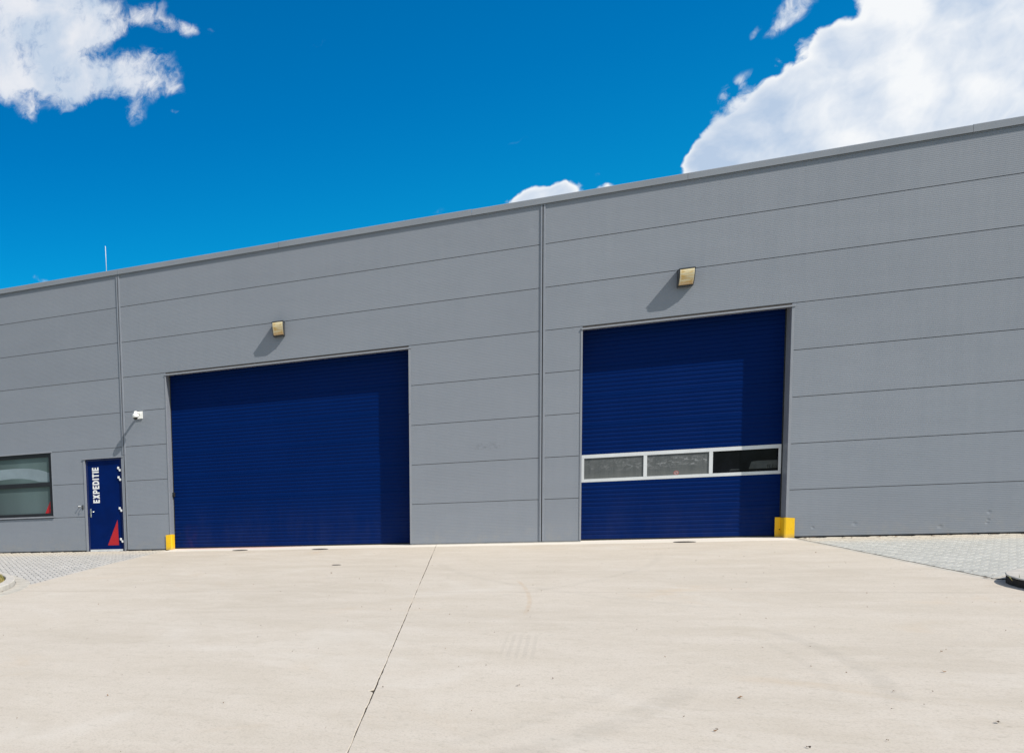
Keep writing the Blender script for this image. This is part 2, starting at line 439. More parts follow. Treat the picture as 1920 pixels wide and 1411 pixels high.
def bay(x0, x1):
    mb = MB()
    for k in range(8):
        z0, z1 = k*COURSE, min((k+1)*COURSE, TOP)
        cuts = sorted({x0, x1} | {c for o in OPEN for c in o[:2] if x0 < c < x1 and o[3] > z0 and o[2] < z1})
        for xa, xb in zip(cuts, cuts[1:]):
            xm = (xa+xb)/2; free = [(z0, z1)]
            for o in OPEN:
                if o[0] < xm < o[1]:
                    nf = []
                    for a, b in free:
                        if o[2] > a+1e-6: nf.append((a, min(b, o[2])))
                        if o[3] < b-1e-6: nf.append((max(a, o[3]), b))
                    free = [(a, b) for a, b in nf if b-a > 1e-4]
            for a, b in free: clad(mb, xa, xb, a, b, k)
    return mb
for x0, x1 in ((XL, SEAMS[0]), SEAMS, (SEAMS[1], XR)):
    bay(x0, x1).build('wall_cladding', M['wall'], wh, fix=False)

# dark core seen in the open joints between the panels
mb = MB()
xs = sorted({XL, XR} | {c for o in OPEN for c in o[:2]})
for xa, xb in zip(xs, xs[1:]):
    xm = (xa+xb)/2; free = [(0.0, TOP)]
    for o in OPEN:
        if o[0] < xm < o[1]:
            nf = []
            for a, b in free:
                if o[2] > a: nf.append((a, min(b, o[2])))
                if o[3] < b: nf.append((max(a, o[3]), b))
            free = [(a, b) for a, b in nf if b-a > 1e-4]
    for a, b in free: mb.box(xa+(.015 if xa > XL else 0), xb-(.015 if xb < XR else 0), .026, .10, a+(.015 if a > 0 else 0), b)
mb.build('panel_core', M['gap'], wh)

# plinth under the panels, pale flashing under the pier between the doors
for xa, xb in ((XL, -9.12), (-8.02, -6.775), (-1.09, 2.255), (5.684, XR)):
    mb = MB(); mb.box(xa+(.015 if xa > XL else 0), xb-(.015 if xb < XR else 0), .022, .30, GZ-.12, -.017); mb.build('plinth', M['plinth'], wh)
mb = MB()
mb.box(-1.088, 2.253, -.022, .020, GZ-.02, -.022, .003)
mb.build('base_flashing', M['flash'], wh)

# vertical cover strips over the bay seams
for sx in SEAMS:
    zlo = 2.50 if sx < -5 else -.01
    mb = MB()
    mb.prism([(sx-.060, -.001), (sx-.056, -.006), (sx-.044, -.006), (sx-.040, -.020), (sx-.012, -.020), (sx-.010, -.002), (sx+.006, -.002), (sx+.008, -.020), (sx+.042, -.020), (sx+.048, -.001)], 'z', zlo, TOP)
    mb.build('seam_strip', M['trim'], wh)
    mb = MB(); mb.box(sx-.010, sx+.006, -.0035, -.0022, zlo, TOP); mb.build('seam_gap', M['gap'], wh)

# coping, lengths of four metres butted end to end
cx = [XL-.05, -12.0, -7.95, -3.9, .19, 4.0, 8.11, 12.2, XR+.05]
for i, (a, b) in enumerate(zip(cx, cx[1:])):
    mb = MB(); dz = .006 if i in (3, 6) else 0
    mb.prism([(-.036, 7.128), (-.044, 7.128), (-.044, 7.140), (-.046, 7.246+dz), (-.036, 7.256+dz), (.42, 7.232+dz), (.42, 7.12), (.41, 7.12), (.41, 7.222+dz), (-.036, 7.238+dz)], 'x', a+.002, b-.002)
    mb.build('coping', M['coping'], wh)
mb = MB(); mb.box(XL, XR, -.012, .03, TOP-.028, TOP+.06); mb.build('eaves_flashing', M['trim'], wh)

# the rest of the hall
mb = MB(); mb.box(XL, XL+.12, .12, 24, GZ, 7.12); mb.box(XR-.12, XR, .12, 24, GZ, 7.12); mb.box(XL+.12, XR-.12, 23.88, 24, GZ, 7.12)
mb.build('side_wall', M['wall'], wh)
mb = MB(); mb.box(XL+.12, XR-.12, .40, 23.88, 6.85, 6.95); mb.build('roof', M['roof'], wh)
mb = MB(); mb.box(XL+.12, XR-.12, .42, 23.8, GZ-.2, GZ-.01); mb.build('hall_floor', M['roof'], wh)
mb = MB(); mb.box(XL+.12, XR-.12, .60, .66, GZ, 6.84); mb.build('inner_lining', M['gap'], wh)

# ---- overhead doors
def leaf_profile(bounds):
    pr = []
    for z0, z1 in bounds:
        pr += [(.010, z0), (.004, z0+.003), (0, z0+.008)]
        n = max(1, round((z1-z0)/.0875)); st = (z1-z0)/n
        for i in range(1, n):
            z = z0+i*st
            pr += [(0, z-.0118), (.0094, z-.0004), (.0094, z+.0006), (0, z+.0370)]
        pr += [(0, z1-.006), (.004, z1-.0015), (.010, z1)]
    return pr

def overhead_door(x0, x1, window):
    if window: secs = [[(-.012, .602), (.602, 1.222)], [(1.812, 2.424), (2.424, 3.036), (3.036, 3.648), (3.648, 4.26), (4.26, 4.60)]]
    else: secs = [[(-.012, .600)]+[(.600+.612*i, 1.212+.612*i) for i in range(6)]+[(4.272, 4.60)]]
    mb = MB()
    for s in secs:
        pr = [(D+y, z) for y, z in leaf_profile(s)]
        pr += [(D+.045, s[-1][1]), (D+.045, s[0][0])]
        mb.prism(pr, 'x', x0-.05, x1+.05)
    leaf = mb.build('overhead_door', M['blue'], wh)
    mb = MB(); mb.box(x0-.03, x1+.03, D+.002, D+.04, GZ, -.0125, .006); mb.build('bottom_seal', M['black'], leaf)
    return leaf
dl = overhead_door(-6.775, -1.09, False); dl['label'] = 'solid blue ribbed overhead door without windows'
dr = overhead_door(2.255, 5.684, True); dr['label'] = 'blue ribbed overhead door with a white framed window strip'

# frames of the big doors: reveals, head trim, edge trims
def door_frame(x0, x1, gaps=True):
    mb = MB()
    mb.box(x0-.05, x0, .006, D+.05, GZ-.02, 4.50); mb.box(x1, x1+.05, .006, D+.05, GZ-.02, 4.50)
    mb.box(x0, x1, .03, D+.05, 4.450, 4.56)
    fr = mb.build('door_reveal', M['trim'], wh)
    mb = MB()
    mb.prism([(.040, 4.436), (-.024, 4.430), (-.026, 4.434), (-.026, 4.462), (-.020, 4.466), (.040, 4.470)], 'x', x0-.022, x1+.05)
    mb.build('head_trim', M['trim_light'], wh)
    for xa, xb in ((x0-.030, x0+.004), (x1-.004, x1+.036)):
        mb = MB(); mb.box(xa, xb, -.010, .012, -.008, 4.432, .002); mb.build('edge_trim', M['trim_light'], wh)
    mb = MB(); mb.box(x0-.02, x1+.02, .004, .032, 4.472, 4.499); mb.build('head_gap_shade', M['gap'], wh)  # black strip standing in for the shadow under the panel lip
door_frame(-6.775, -1.09); door_frame(2.255, 5.684)
for a in (5.664, 2.256):
    mb = MB(); mb.box(a, a+.019, D-.014, D-.001, -.01, 4.44); mb.build('side_seal', M['black'], dr)
for a in (-6.774, -1.110):
    mb = MB(); mb.box(a, a+.019, D-.014, D-.001, -.01, 4.44); mb.build('side_seal', M['black'], dl)
# raised length of trim beside the wide door and a black catch on its left reveal
mb = MB(); mb.box(-1.096, -1.060, -.018, -.0105, 2.97, 4.425, .002); mb.build('edge_trim', M['trim_light'], wh)
mb = MB(); mb.box(-6.774, -6.715, D-.10, D-.02, 1.33, 1.44, .006); mb.box(-6.75, -6.73, D-.12, D-.10, 1.36, 1.41, .004); mb.build('door_catch', M['black'], dl)

# window strip of the narrower door
Y0 = D-.004
mb = MB()
mb.box(2.262, 5.668, Y0, Y0+.03, 1.735, 1.811, .003); mb.box(2.262, 5.668, Y0, Y0+.03, 1.223, 1.290, .003)
for xa, xb in ((2.262, 2.338), (3.398, 3.460), (4.510, 4.572), (5.624, 5.668)):
    mb.box(xa, xb, Y0+.001, Y0+.03, 1.291, 1.734, .002)
mb.build('window_strip_frame', M['white_alu'], dr)
panes = []
for (xa, xb), mt, lb in zip(((2.338, 3.398), (3.460, 4.510), (4.572, 5.624)), ('dusty', 'dusty', 'clear'), ('dusty grey pane with vertical streaks', 'dusty scratched pane with a round red sticker', 'clean dark pane')):
    mb = MB(); mb.box(xa, xb, Y0+.018, Y0+.024, 1.290, 1.735)
    o = mb.build('window_pane', M[mt], dr); o['label'] = lb
# round red and white warning sticker on the middle pane
sx, sz, sy = 3.965, 1.338, Y0+.0175
def disc(mb, x, z, r0, r1, y, n=32):
    for k in range(n):
        a, b = 2*math.pi*k/n, 2*math.pi*(k+1)/n
        P = lambda r, t: (x+r*math.cos(t), y, z+r*math.sin(t))
        if r0 <= 0: mb.poly([P(r1, a), P(r1, b), (x, y, z)])
        else: mb.poly([P(r0, a), P(r1, a), P(r1, b), P(r0, b)])
mb = MB(); disc(mb, sx, sz, 0, .044, sy); mb.build('warning_sticker', M['dirty_white'], dr)
mb = MB(); disc(mb, sx, sz, .030, .0455, sy-.0012)
mb.poly([(sx-.030, sy-.0013, sz+.020), (sx-.020, sy-.0013, sz+.030), (sx+.030, sy-.0013, sz-.020), (sx+.020, sy-.0013, sz-.030)])
mb.build('sticker_print', M['faded_red'], dr)
mb = MB(); disc(mb, sx, sz+.013, 0, .008, sy-.0008, 14); mb.poly([(sx-.010, sy-.0008, sz+.004), (sx+.010, sy-.0008, sz+.004), (sx+.006, sy-.0008, sz-.022), (sx-.006, sy-.0008, sz-.022)])
mb.build('sticker_figure', M['black'], dr)
# reflection of a lettered panel, painted onto the dark pane
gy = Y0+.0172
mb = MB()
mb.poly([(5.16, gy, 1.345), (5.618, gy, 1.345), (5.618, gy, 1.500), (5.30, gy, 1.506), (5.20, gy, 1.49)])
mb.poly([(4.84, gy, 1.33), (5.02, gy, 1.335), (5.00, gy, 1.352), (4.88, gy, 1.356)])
mb.build('reflected_panel', M['ghost'], dr)
def bars(mb, polys, X, Z, s, y):
    for q in polys: mb.poly([(X+a*s, y, Z+b*s) for a, b in q])
Rr = [[(0,0),(.2,0),(.2,1),(0,1)], [(.2,.82),(.55,.82),(.72,.70),(.72,.86),(.58,1),(.2,1)], [(.2,.40),(.52,.40),(.68,.5),(.72,.70),(.55,.82),(.52,.6),(.48,.56),(.2,.56)], [(.30,.40),(.52,.40),(.76,0),(.53,0)]]
Ii = [[(0,0),(.2,0),(.2,1),(0,1)]]
mb = MB(); bars(mb, Rr, 5.455, 1.352, .068, gy-.0006); bars(mb, Ii, 5.535, 1.352, .068, gy-.0006)
mb.build('lettering', M['ghost_text'], dr)

# ---- entrance door
ex0, ex1, ez = -9.085, -8.055, 2.435
ey = .045
mb = MB(); mb.box(ex0+.055, ex1-.055, ey, ey+.05, .006, ez-.05, .004)
ed = mb.build('entrance_door', M['dblue'], wh)
mb = MB()
mb.box(ex0, ex0+.053, ey-.012, ey+.06, GZ, ez, .003); mb.box(ex1-.053, ex1, ey-.012, ey+.06, GZ, ez, .003); mb.box(ex0+.0535, ex1-.0535, ey-.012, ey+.06, ez-.048, ez-.001, .003)
mb.build('door_frame', M['dframe'], ed)
mb = MB(); mb.box(ex0+.054, ex1-.054, ey-.05, ey+.05, GZ-.01, .0035, .004); mb.build('threshold', M['white_alu'], ed)
mb = MB()
mb.box(-9.14, -9.086, -.012, .07, GZ, 2.438, .002); mb.box(-8.054, -8.012, -.012, .07, GZ, 2.438, .002)
mb.box(-9.152, -8.000, -.030, .07, 2.4385, 2.466, .002)
mb.build('door_surround', M['trim_light'], wh)
mb = MB()
sx = SEAMS[0]
mb.box(sx-.041, sx-.014, -.018, .001, -.01, 2.49, .002); mb.box(sx+.008, sx+.044, -.018, .001, -.01, 2.495, .002)
mb.build('seam_strip', M['trim'], wh)
mb = MB(); mb.box(sx-.0135, sx+.0075, -.004, .002, -.01, 2.49); mb.build('seam_gap', M['gap'], wh)
# four white hinges, each two offset knuckles
for hz in (2.135, 1.885, 1.065, .24):
    mb = MB(); mb.box(-8.186, -8.135, ey-.026, ey-.0005, hz, hz+.060, .004); mb.box(-8.134, -8.082, ey-.032, ey-.0125, hz-.062, hz-.001, .004)
    mb.box(-8.150, -8.1345, ey-.022, ey-.0005, hz-.045, hz-.0005, .002)
    mb.build('hinge', M['white'], ed)
# lever handle on its long plate
mb = MB(); mb.box(-9.008, -8.970, ey-.010, ey-.0005, .885, 1.115, .006); mb.tube([(-8.989, ey-.008, 1.03), (-8.989, ey-.052, 1.03)], .011); mb.tube([(-8.989, ey-.052, 1.03), (-8.955, ey-.056, 1.03), (-8.870, ey-.054, 1.03)], .0105)
mb.lathe([(0, -.016), (.012, -.016), (.014, 0)], (-8.989, ey-.008, .945), 'y', 14)
mb.build('handle', M['steel'], ed)
# letters reading upwards
S = {'E': [[(0,0),(.27,0),(.27,1),(0,1)], [(.27,0),(.68,0),(.68,.22),(.27,.22)], [(.27,.395),(.64,.395),(.64,.605),(.27,.605)], [(.27,.78),(.68,.78),(.68,1),(.27,1)]],
     'X': [[(0,0),(.31,0),(.88,1),(.57,1)], [(.57,0),(.88,0),(.595,.5),(.44,.228)], [(.0,1),(.285,.5),(.44,.772),(.31,1)]],
     'P': [[(0,0),(.27,0),(.27,1),(0,1)], [(.27,.80),(.46,.80),(.76,.84),(.68,.95),(.52,1),(.27,1)], [(.52,.68),(.80,.68),(.76,.84),(.46,.80),(.51,.76)], [(.27,.34),(.50,.34),(.68,.40),(.77,.52),(.80,.68),(.52,.68),(.50,.58),(.44,.55),(.27,.55)]],
     'D': [[(0,0),(.27,0),(.27,1),(0,1)], [(.27,.79),(.38,.79),(.50,.74),(.73,.88),(.60,.97),(.42,1),(.27,1)], [(.27,0),(.42,0),(.60,.03),(.73,.12),(.50,.26),(.38,.21),(.27,.21)], [(.50,.26),(.73,.12),(.85,.3),(.88,.5),(.60,.5),(.57,.36)], [(.50,.74),(.57,.64),(.60,.5),(.88,.5),(.85,.7),(.73,.88)]],
     'I': [[(0,0),(.27,0),(.27,1),(0,1)]],
     'T': [[(.27,0),(.54,0),(.54,.78),(.27,.78)], [(0,.78),(.81,.78),(.81,1),(0,1)]]}
Wd = {'E': .68, 'X': .88, 'P': .80, 'D': .88, 'I': .27, 'T': .81}
word = 'EXPEDITIE'
tot = sum(Wd[c] for c in word)+.16*(len(word)-1)
hgt, length = .188, .950; sc = length/tot
mb = MB(); t = 1.262
for c in word:
    for q in S[c]:
        mb.poly([(-8.722-b*hgt, ey-.0015, t+a*sc) for a, b in q])
    t += (Wd[c]+.16)*sc
mb.build('lettering', M['vinyl_white'], ed)
mb = MB(); mb.poly([(-8.540, ey-.0015, .112), (-8.226, ey-.0015, .112), (-8.238, ey-.0015, .795)]); mb.build('red_triangle', M['red'], ed)

# ---- office window
wx0, wx1, wz0, wz1 = -12.70, -10.082, .958, 2.690
wy = .030
mb = MB()
mb.box(wx0, wx1, wy, wy+.07, 2.585, wz1, .004); mb.box(wx0, wx1, wy, wy+.07, wz0, 1.038, .004); mb.box(wx0, wx1, wy-.006, wy+.07, 1.775, 1.895, .004)
mb.box(-10.172, wx1, wy+.001, wy+.07, 1.0385, 1.7745, .003); mb.box(-10.172, wx1, wy+.001, wy+.07, 1.8955, 2.5845, .003)
mb.box(wx0, wx0+.09, wy+.001, wy+.07, 1.0385, 1.7745, .003); mb.box(wx0, wx0+.09, wy+.001, wy+.07, 1.8955, 2.5845, .003)
win = mb.build('window', M['anth'], wh)
mb = MB(); mb.box(wx0+.09, -10.172, wy+.045, wy+.055, 1.8955, 2.5845); mb.build('window_pane', M['glass'], win)
mb = MB(); mb.box(wx0+.09, -10.172, wy+.045, wy+.055, 1.0385, 1.7745); mb.build('window_pane', M['glass'], win)
mb = MB(); mb.prism([(.02, 2.695), (-.020, 2.691), (-.024, 2.694), (-.024, 2.722), (.02, 2.728)], 'x', wx0-.02, -10.052); mb.build('window_head', M['trim_light'], win)
mb = MB(); mb.prism([(.06, .956), (-.034, .944), (-.036, .922), (-.030, .922), (-.028, .936), (.06, .946)], 'x', wx0-.02, -10.050); mb.build('sill', M['trim_light'], win)
mb = MB(); mb.box(-10.0815, -10.060, -.008, .06, .958, 2.690, .002); mb.build('side_trim', M['trim'], win)
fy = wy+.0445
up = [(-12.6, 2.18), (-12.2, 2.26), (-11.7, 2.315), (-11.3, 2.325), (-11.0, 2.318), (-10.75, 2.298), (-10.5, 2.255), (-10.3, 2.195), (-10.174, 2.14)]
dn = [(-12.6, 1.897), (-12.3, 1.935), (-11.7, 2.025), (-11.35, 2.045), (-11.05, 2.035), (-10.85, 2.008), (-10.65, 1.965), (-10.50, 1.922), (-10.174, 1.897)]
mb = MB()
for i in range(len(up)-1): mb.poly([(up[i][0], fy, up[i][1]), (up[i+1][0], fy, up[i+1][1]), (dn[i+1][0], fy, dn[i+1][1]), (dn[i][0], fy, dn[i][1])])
mb.build('painted_reflection', M['window_reflection'], win)  # arched reflection in the glass, painted as a pale strip
mb = MB(); mb.poly([(-10.36, fy, 1.040), (-10.173, fy, 1.040), (-10.173, fy, 1.405), (-10.178, fy, 1.405)]); mb.build('red_triangle', M['red'], win)

# ------------------------------------------------------------------ things fixed to or standing by the wall
def make_lamp(loc, label, group):
    x, y, z = loc
    r = thing('wall_lamp', label, 'lamp', loc, group)
    w = .128
    mb = MB(); mb.box(x-w, x+w, -.085, -.001, z-.335, z-.0225, .006)
    for s in (-1, 1):
        a, b = (x-w-.002, x-w+.010) if s < 0 else (x+w-.010, x+w+.002)
        mb.prism([(-.086, z-.022), (-.262, z-.022), (-.258, z-.085), (-.228, z-.175), (-.170, z-.258), (-.086, z-.332)], 'x', a, b)
    mb.box(x-w+.011, x+w-.011, -.120, -.0855, z-.336, z-.318, .003)
    mb.build('housing', M['housing'], r)
    mb = MB(); mb.box(x-w-.006, x+w+.006, -.272, -.001, z-.021, z, .005); mb.build('hood', M['housing'], r)
    mb = MB()
    pr = [(-.0855, z-.024), (-.266, z-.024), (-.270, z-.050), (-.264, z-.100), (-.247, z-.155), (-.216, z-.210), (-.174, z-.262), (-.122, z-.302), (-.0855, z-.314)]
    mb.prism(pr, 'x', x-w+.0125, x+w-.0125); mb.build('lens', M['lens'], r)
    return r
G_L = 'lamps on the warehouse wall'
lamp = make_lamp((-3.925, 0, 5.385), 'yellowed box lamp on the wall above the wide blue door without windows', G_L)
copy_thing(lamp, (3.985, 0, 5.385), 'yellowed box lamp on the wall above the blue door with the white window strip')

# dome camera on a white wall plate
cx, cz = -7.515, 3.49
cam = thing('security_camera', 'white dome security camera on a square plate between the small door and the wide door', 'camera', (cx, 0, cz))
mb = MB(); mb.box(cx-.075, cx+.095, -.035, -.001, cz-.095, cz+.095, .010); mb.build('wall_plate', M['camwhite'], cam)
mb = MB(); mb.tube([(cx+.005, -.036, cz+.020), (cx, -.12, cz+.052), (cx, -.24, cz+.062), (cx, -.31, cz+.055)], .030, 14); mb.build('arm', M['camwhite'], cam)
mb = MB(); mb.lathe([(0, .085), (.034, .085), (.040, .078), (.042, .030), (.074, .012), (.086, -.006), (.088, -.055), (.080, -.072), (.062, -.076), (0, -.076)], (cx, -.315, cz), 'z', 28); mb.build('dome_housing', M['camwhite'], cam)
mb = MB(); mb.lathe([(.060, -.0765), (.058, -.092), (.046, -.112), (.026, -.126), (0, -.131)], (cx, -.315, cz), 'z', 24); mb.build('dome', M['camglass'], cam)

# hold-open catch beside the small door
cx, cz = -9.245, 1.165
ds = thing('door_catch', 'small steel hold-open catch on the panel left of the small blue door', 'door catch', (cx, 0, cz))
mb = MB(); mb.lathe([(.020, -.001), (.020, -.014), (.010, -.016), (.009, -.055), (.016, -.060), (.016, -.075), (0, -.078)], (cx-.05, 0, cz+.025), 'y', 16); mb.build('knob', M['steel'], ds)
mb = MB(); mb.box(cx+.030, cx+.062, -.016, -.001, cz-.06, cz+.06, .004); mb.tube([(cx+.046, -.014, cz+.035), (cx+.046, -.075, cz+.030), (cx+.046, -.080, cz-.02), (cx+.046, -.055, cz-.045)], .008); mb.build('hook', M['housing'], ds)

# yellow steel corner guards at the door jambs
def guard(xc, sgn, label, lip):
    """bent plate: on the wall face, round the corner, along the reveal"""
    r = thing('corner_guard', label, 'corner guard', (xc, 0, GZ), 'yellow guards at the door jambs')
    t = .006; z0, z1 = GZ+.001, .362
    o = lambda x: xc+sgn*x
    # plan outline, x measured away from the opening, y into the building
    face = [(.135, -.022), (.0, -.022), (-.022, -.012), (-.026, .010), (-.026, .235)]
    face2 = [(.135, -.022+t), (.004, -.022+t), (-.013, -.008), (-.026+t, .012), (-.026+t, .235)]
    pts = face+face2[::-1]
    mb = MB(); n = len(pts)
    top = []; 
    for k, (x, y) in enumerate(pts):
        cut = .016 if (abs(x-.135) < 1e-6 or abs(y-.235) < 1e-6) else 0
        top.append((o(x), y, z1-cut))
    bot = [(o(x), y, z0) for x, y in pts]
    m = len(face)
    for k in range(m-1):
        a, b = k, k+1; c, d = n-1-k, n-2-k
        mb.poly([bot[a], bot[b], top[b], top[a]]); mb.poly([bot[c], bot[d], top[d], top[c]])
        mb.poly([top[a], top[b], top[d], top[c]]); mb.poly([bot[a], bot[b], bot[d], bot[c]])
    mb.poly([bot[0], top[0], top[n-1], bot[n-1]]); mb.poly([bot[m-1], top[m-1], top[m], bot[m]])
    mb.build('guard_plate', M['yellow'], r)
    if lip:
        mb = MB(); a, b = sorted((o(-.026), o(-.112)))
        mb.box(a, b, .2355, .2425, z0, .105, .002); mb.box(a, b, .2355, .2425, .125, z1-.004, .002); mb.box(a, b-.02 if sgn > 0 else b, .2357, .2423, .105, .125)
        mb.build('end_flange', M['yellow'], r)
    for bx in (.040, .092):
        mb = MB(); mb.lathe([(0, -.0045), (.006, -.004), (.008, -.0005)], (o(bx), -.022, .148), 'y', 12)
        mb.build('bolt', M['yellow'], r)
    return r
guard(-6.775, -1, 'yellow steel corner guard at the left jamb of the wide windowless door', False)
guard(5.684, 1, 'yellow steel corner guard with folded flange, right of the window strip door', True)

# lightning rod on the roof edge
lr = thing('lightning_rod', 'thin pale lightning rod standing on the roof edge above the small blue door', 'lightning rod', (-8.335, .20, 6.95))
mb = MB(); mb.lathe([(0, .0), (.11, .0), (.11, .05), (.095, .075), (.02, .08), (0, .08)], (-8.335, .20, 6.951), 'z', 20); mb.build('foot', M['kerb'], lr)
mb = MB(); mb.tube([(-8.335, .20, 7.03), (-8.335, .20, 7.5), (-8.338, .20, 7.955)], .0085, 8); mb.build('rod', M['white_alu'], lr)

# iron covers let into the yard
def cover(x, y, r, label):
    e = thing('drain_cover', label, 'drain cover', (x, y, GZ), 'iron covers in the concrete yard')
    mb = MB(); mb.lathe([(r, -.02), (r, .0035), (r-.004, .0045), (r-.018, .0045), (r-.020, .001), (r-.024, .001)], (x, y, GZ), 'z', 40); mb.build('rim', M['iron'], e)
    mb = MB(); mb.lathe([(r-.025, -.01), (r-.025, .0035), (r*.66, .0045), (r*.62, .0015), (r*.56, .0015), (r*.52, .0045), (r*.18, .0045), (r*.16, .001), (0, .001)], (x, y, GZ), 'z', 40); mb.build('lid', M['iron'], e)
    return e
c0 = cover(-4.86, -.66, .185, 'round iron cover in the concrete nearest the left jamb of the wide door')
copy_thing(c0, (-2.98, -.79, GZ), 'round iron cover in the concrete before the right half of the wide door')
copy_thing(c0, (3.955, -.66, GZ), 'round iron cover in the concrete before the door with the window strip')
cover(-2.115, -4.97, .082, 'small round iron cap alone in the open concrete farther from the doors')

# ------------------------------------------------------------------ ground
def catmull(P, n=8):
    out = []
    for i in range(len(P)-1):
        p0, p1, p2, p3 = P[max(i-1, 0)], P[i], P[i+1], P[min(i+2, len(P)-1)]
        for k in range(n):
            t = k/n
            out.append(tuple(.5*((2*p1[j])+(-p0[j]+p2[j])*t+(2*p0[j]-5*p1[j]+4*p2[j]-p3[j])*t*t+(-p0[j]+3*p1[j]-3*p2[j]+p3[j])*t**3) for j in (0, 1)))
    out.append(P[-1]); return out
def offset(P, d):
    out = []
    for i, p in enumerate(P):
        a, b = P[max(i-1, 0)], P[min(i+1, len(P)-1)]
        t = Vector((b[0]-a[0], b[1]-a[1])).normalized(); out.append((p[0]-t.y*d, p[1]+t.x*d))
    return out

mb = MB(); mb.box(-260, 260, -260, 260, -.62, -.40); structure('ground', mb, M['land'])

# concrete yard: two pours with a sealed joint between
YA, YB = .42, -46.0
JX = -.545
rng = random.Random(5)
ys = [YA+(YB-YA)*(i/900.0)**1.0 for i in range(901)]
def slab(side):
    mb = MB(); edge = []
    w = 0.0
    for y in ys:
        w = .8*w+rng.gauss(0, .0011)
        chip = .0
        if rng.random() < .035: chip = rng.uniform(.001, .004)
        e = JX+(side*(.0032+chip))+w
        if side < 0 and abs(y+15.78) < .045: e -= .035
        edge.append(e)
    for i in range(len(ys)-1):
        y0, y1 = ys[i], ys[i+1]; e0, e1 = edge[i], edge[i+1]
        if side < 0:
            xo0 = -6.80-.17*min(1, max(0, -y0)/4.0); xo1 = -6.80-.17*min(1, max(0, -y1)/4.0)
        else: xo0 = xo1 = 5.715
        i0 = e0+side*.004; i1 = e1+side*.004
        mb.poly([(xo0, y0, GZ), (xo1, y1, GZ), (i1, y1, GZ), (i0, y0, GZ)])
        mb.poly([(i0, y0, GZ), (i1, y1, GZ), (e1, y1, GZ-.005), (e0, y0, GZ-.005)])
        mb.poly([(e0, y0, GZ-.005), (e1, y1, GZ-.005), (e1, y1, GZ-.10), (e0, y0, GZ-.10)])
        mb.poly([(xo0, y0, GZ), (xo1, y1, GZ), (xo1, y1, GZ-.12), (xo0, y0, GZ-.12)])
    return structure('concrete_yard', mb, M['concrete'])
slab(-1); slab(1)
mb = MB(); mb.box(JX-.06, JX+.06, YB, YA, GZ-.09, GZ-.009); structure('joint_sealant', mb, M['sealant'])

# edging strip along the right side of the yard
mb = MB()
for k in range(9):
    mb.box(5.716, 5.803, -(k+1)*1.0+.004, -k*1.0-.004-(.03 if k == 0 else 0), GZ-.15, GZ-.002, .004)
structure('edging_strip', mb, M['gutter'])

# herringbone block paving on both sides
def herring(x0, x1, y0, y1, ang, seed):
    rg = random.Random(seed); mb = MB(); W = .108; ca, sa = math.cos(ang), math.sin(ang)
    cxm, cym = (x0+x1)/2, (y0+y1)/2; R = math.hypot(x1-x0, y1-y0)/2; n = int(R/W)+3
    def T(u, v): return (cxm+u*ca-v*sa, cym+u*sa+v*ca)
    for a in range(-n, n):
        for b in range(-n, n):
            r = (a-b) % 4
            if r == 0: u0, u1, v0, v1 = a, a+2, b, b+1
            elif r == 3: u0, u1, v0, v1 = a, a+1, b, b+2
            else: continue
            c = T((u0+u1)/2*W, (v0+v1)/2*W)
            if not (x0 < c[0] < x1 and y0 < c[1] < y1): continue
            g, bv = .0048, .006
            zt = GZ-.004+rg.uniform(-.002, .0015)
            ring = []
            for ins, z in ((g, zt-.05), (g, zt-.007), (g+bv, zt)):
                ring.append([T(u*W, v*W)+(z,) for u, v in ((u0+ins/W, v0+ins/W), (u1-ins/W, v0+ins/W), (u1-ins/W, v1-ins/W), (u0+ins/W, v1-ins/W))])
            i = len(mb.v)
            for q in ring: mb.v += q
            for lv in (0, 1):
                for k in range(4):
                    mb.f.append((i+lv*4+k, i+lv*4+(k+1) % 4, i+lv*4+4+(k+1) % 4, i+lv*4+4+k)); mb.sm.append(False)
            mb.f.append((i+8, i+9, i+10, i+11)); mb.sm.append(False)
    return mb
structure('pavement', herring(-14.6, -6.86, -10.5, -.02, math.radians(30.6), 3), M['paveL'], fix=False)
structure('pavement', herring(5.79, 12.6, -9.5, -.02, math.radians(58.0), 4), M['paveR'], fix=False)
mb = MB(); mb.box(-30, -6.7, -12, -.0, -.30, GZ-.016); structure('paving_bed', mb, M['sandbed'])
mb = MB(); mb.box(5.70, 30, -12, -.0, -.30, GZ-.012); structure('paving_bed', mb, M['sandbed_pale'])
mb = MB(); mb.box(5.8035, 5.822, -7.72, -.02, -.10, GZ-.0015); structure('edging_joint', mb, M['sealant'])

# kerbed corners of the planted verges
KL = catmull([(-15.5, -5.0), (-11.6, -5.15), (-9.7, -5.75), (-8.65, -6.50), (-8.02, -7.15), (-7.57, -7.72), (-7.30, -8.22), (-7.11, -8.72), (-6.99, -9.2), (-6.94, -9.8), (-6.93, -12), (-6.93, -16), (-6.93, -46)])
KR = catmull([(13.5, -6.0), (9.0, -6.15), (7.5, -6.5), (6.75, -6.95), (6.30, -7.38), (6.00, -7.74), (5.82, -8.02), (5.71, -8.32), (5.655, -8.64), (5.635, -9.1), (5.63, -12), (5.63, -16), (5.63, -46)])
def sweep(P, sec):
    """sec: (offset to the inside, z) points"""
    mb = MB(); rows = [[q+(z,) for q in offset(P, d)] for d, z in sec]
    i = len(mb.v); n = len(P); m = len(sec)
    for r in rows: mb.v += r
    for a in range(m-1):
        for k in range(n-1):
            mb.f.append((i+a*n+k, i+a*n+k+1, i+(a+1)*n+k+1, i+(a+1)*n+k)); mb.sm.append(False)
    return mb
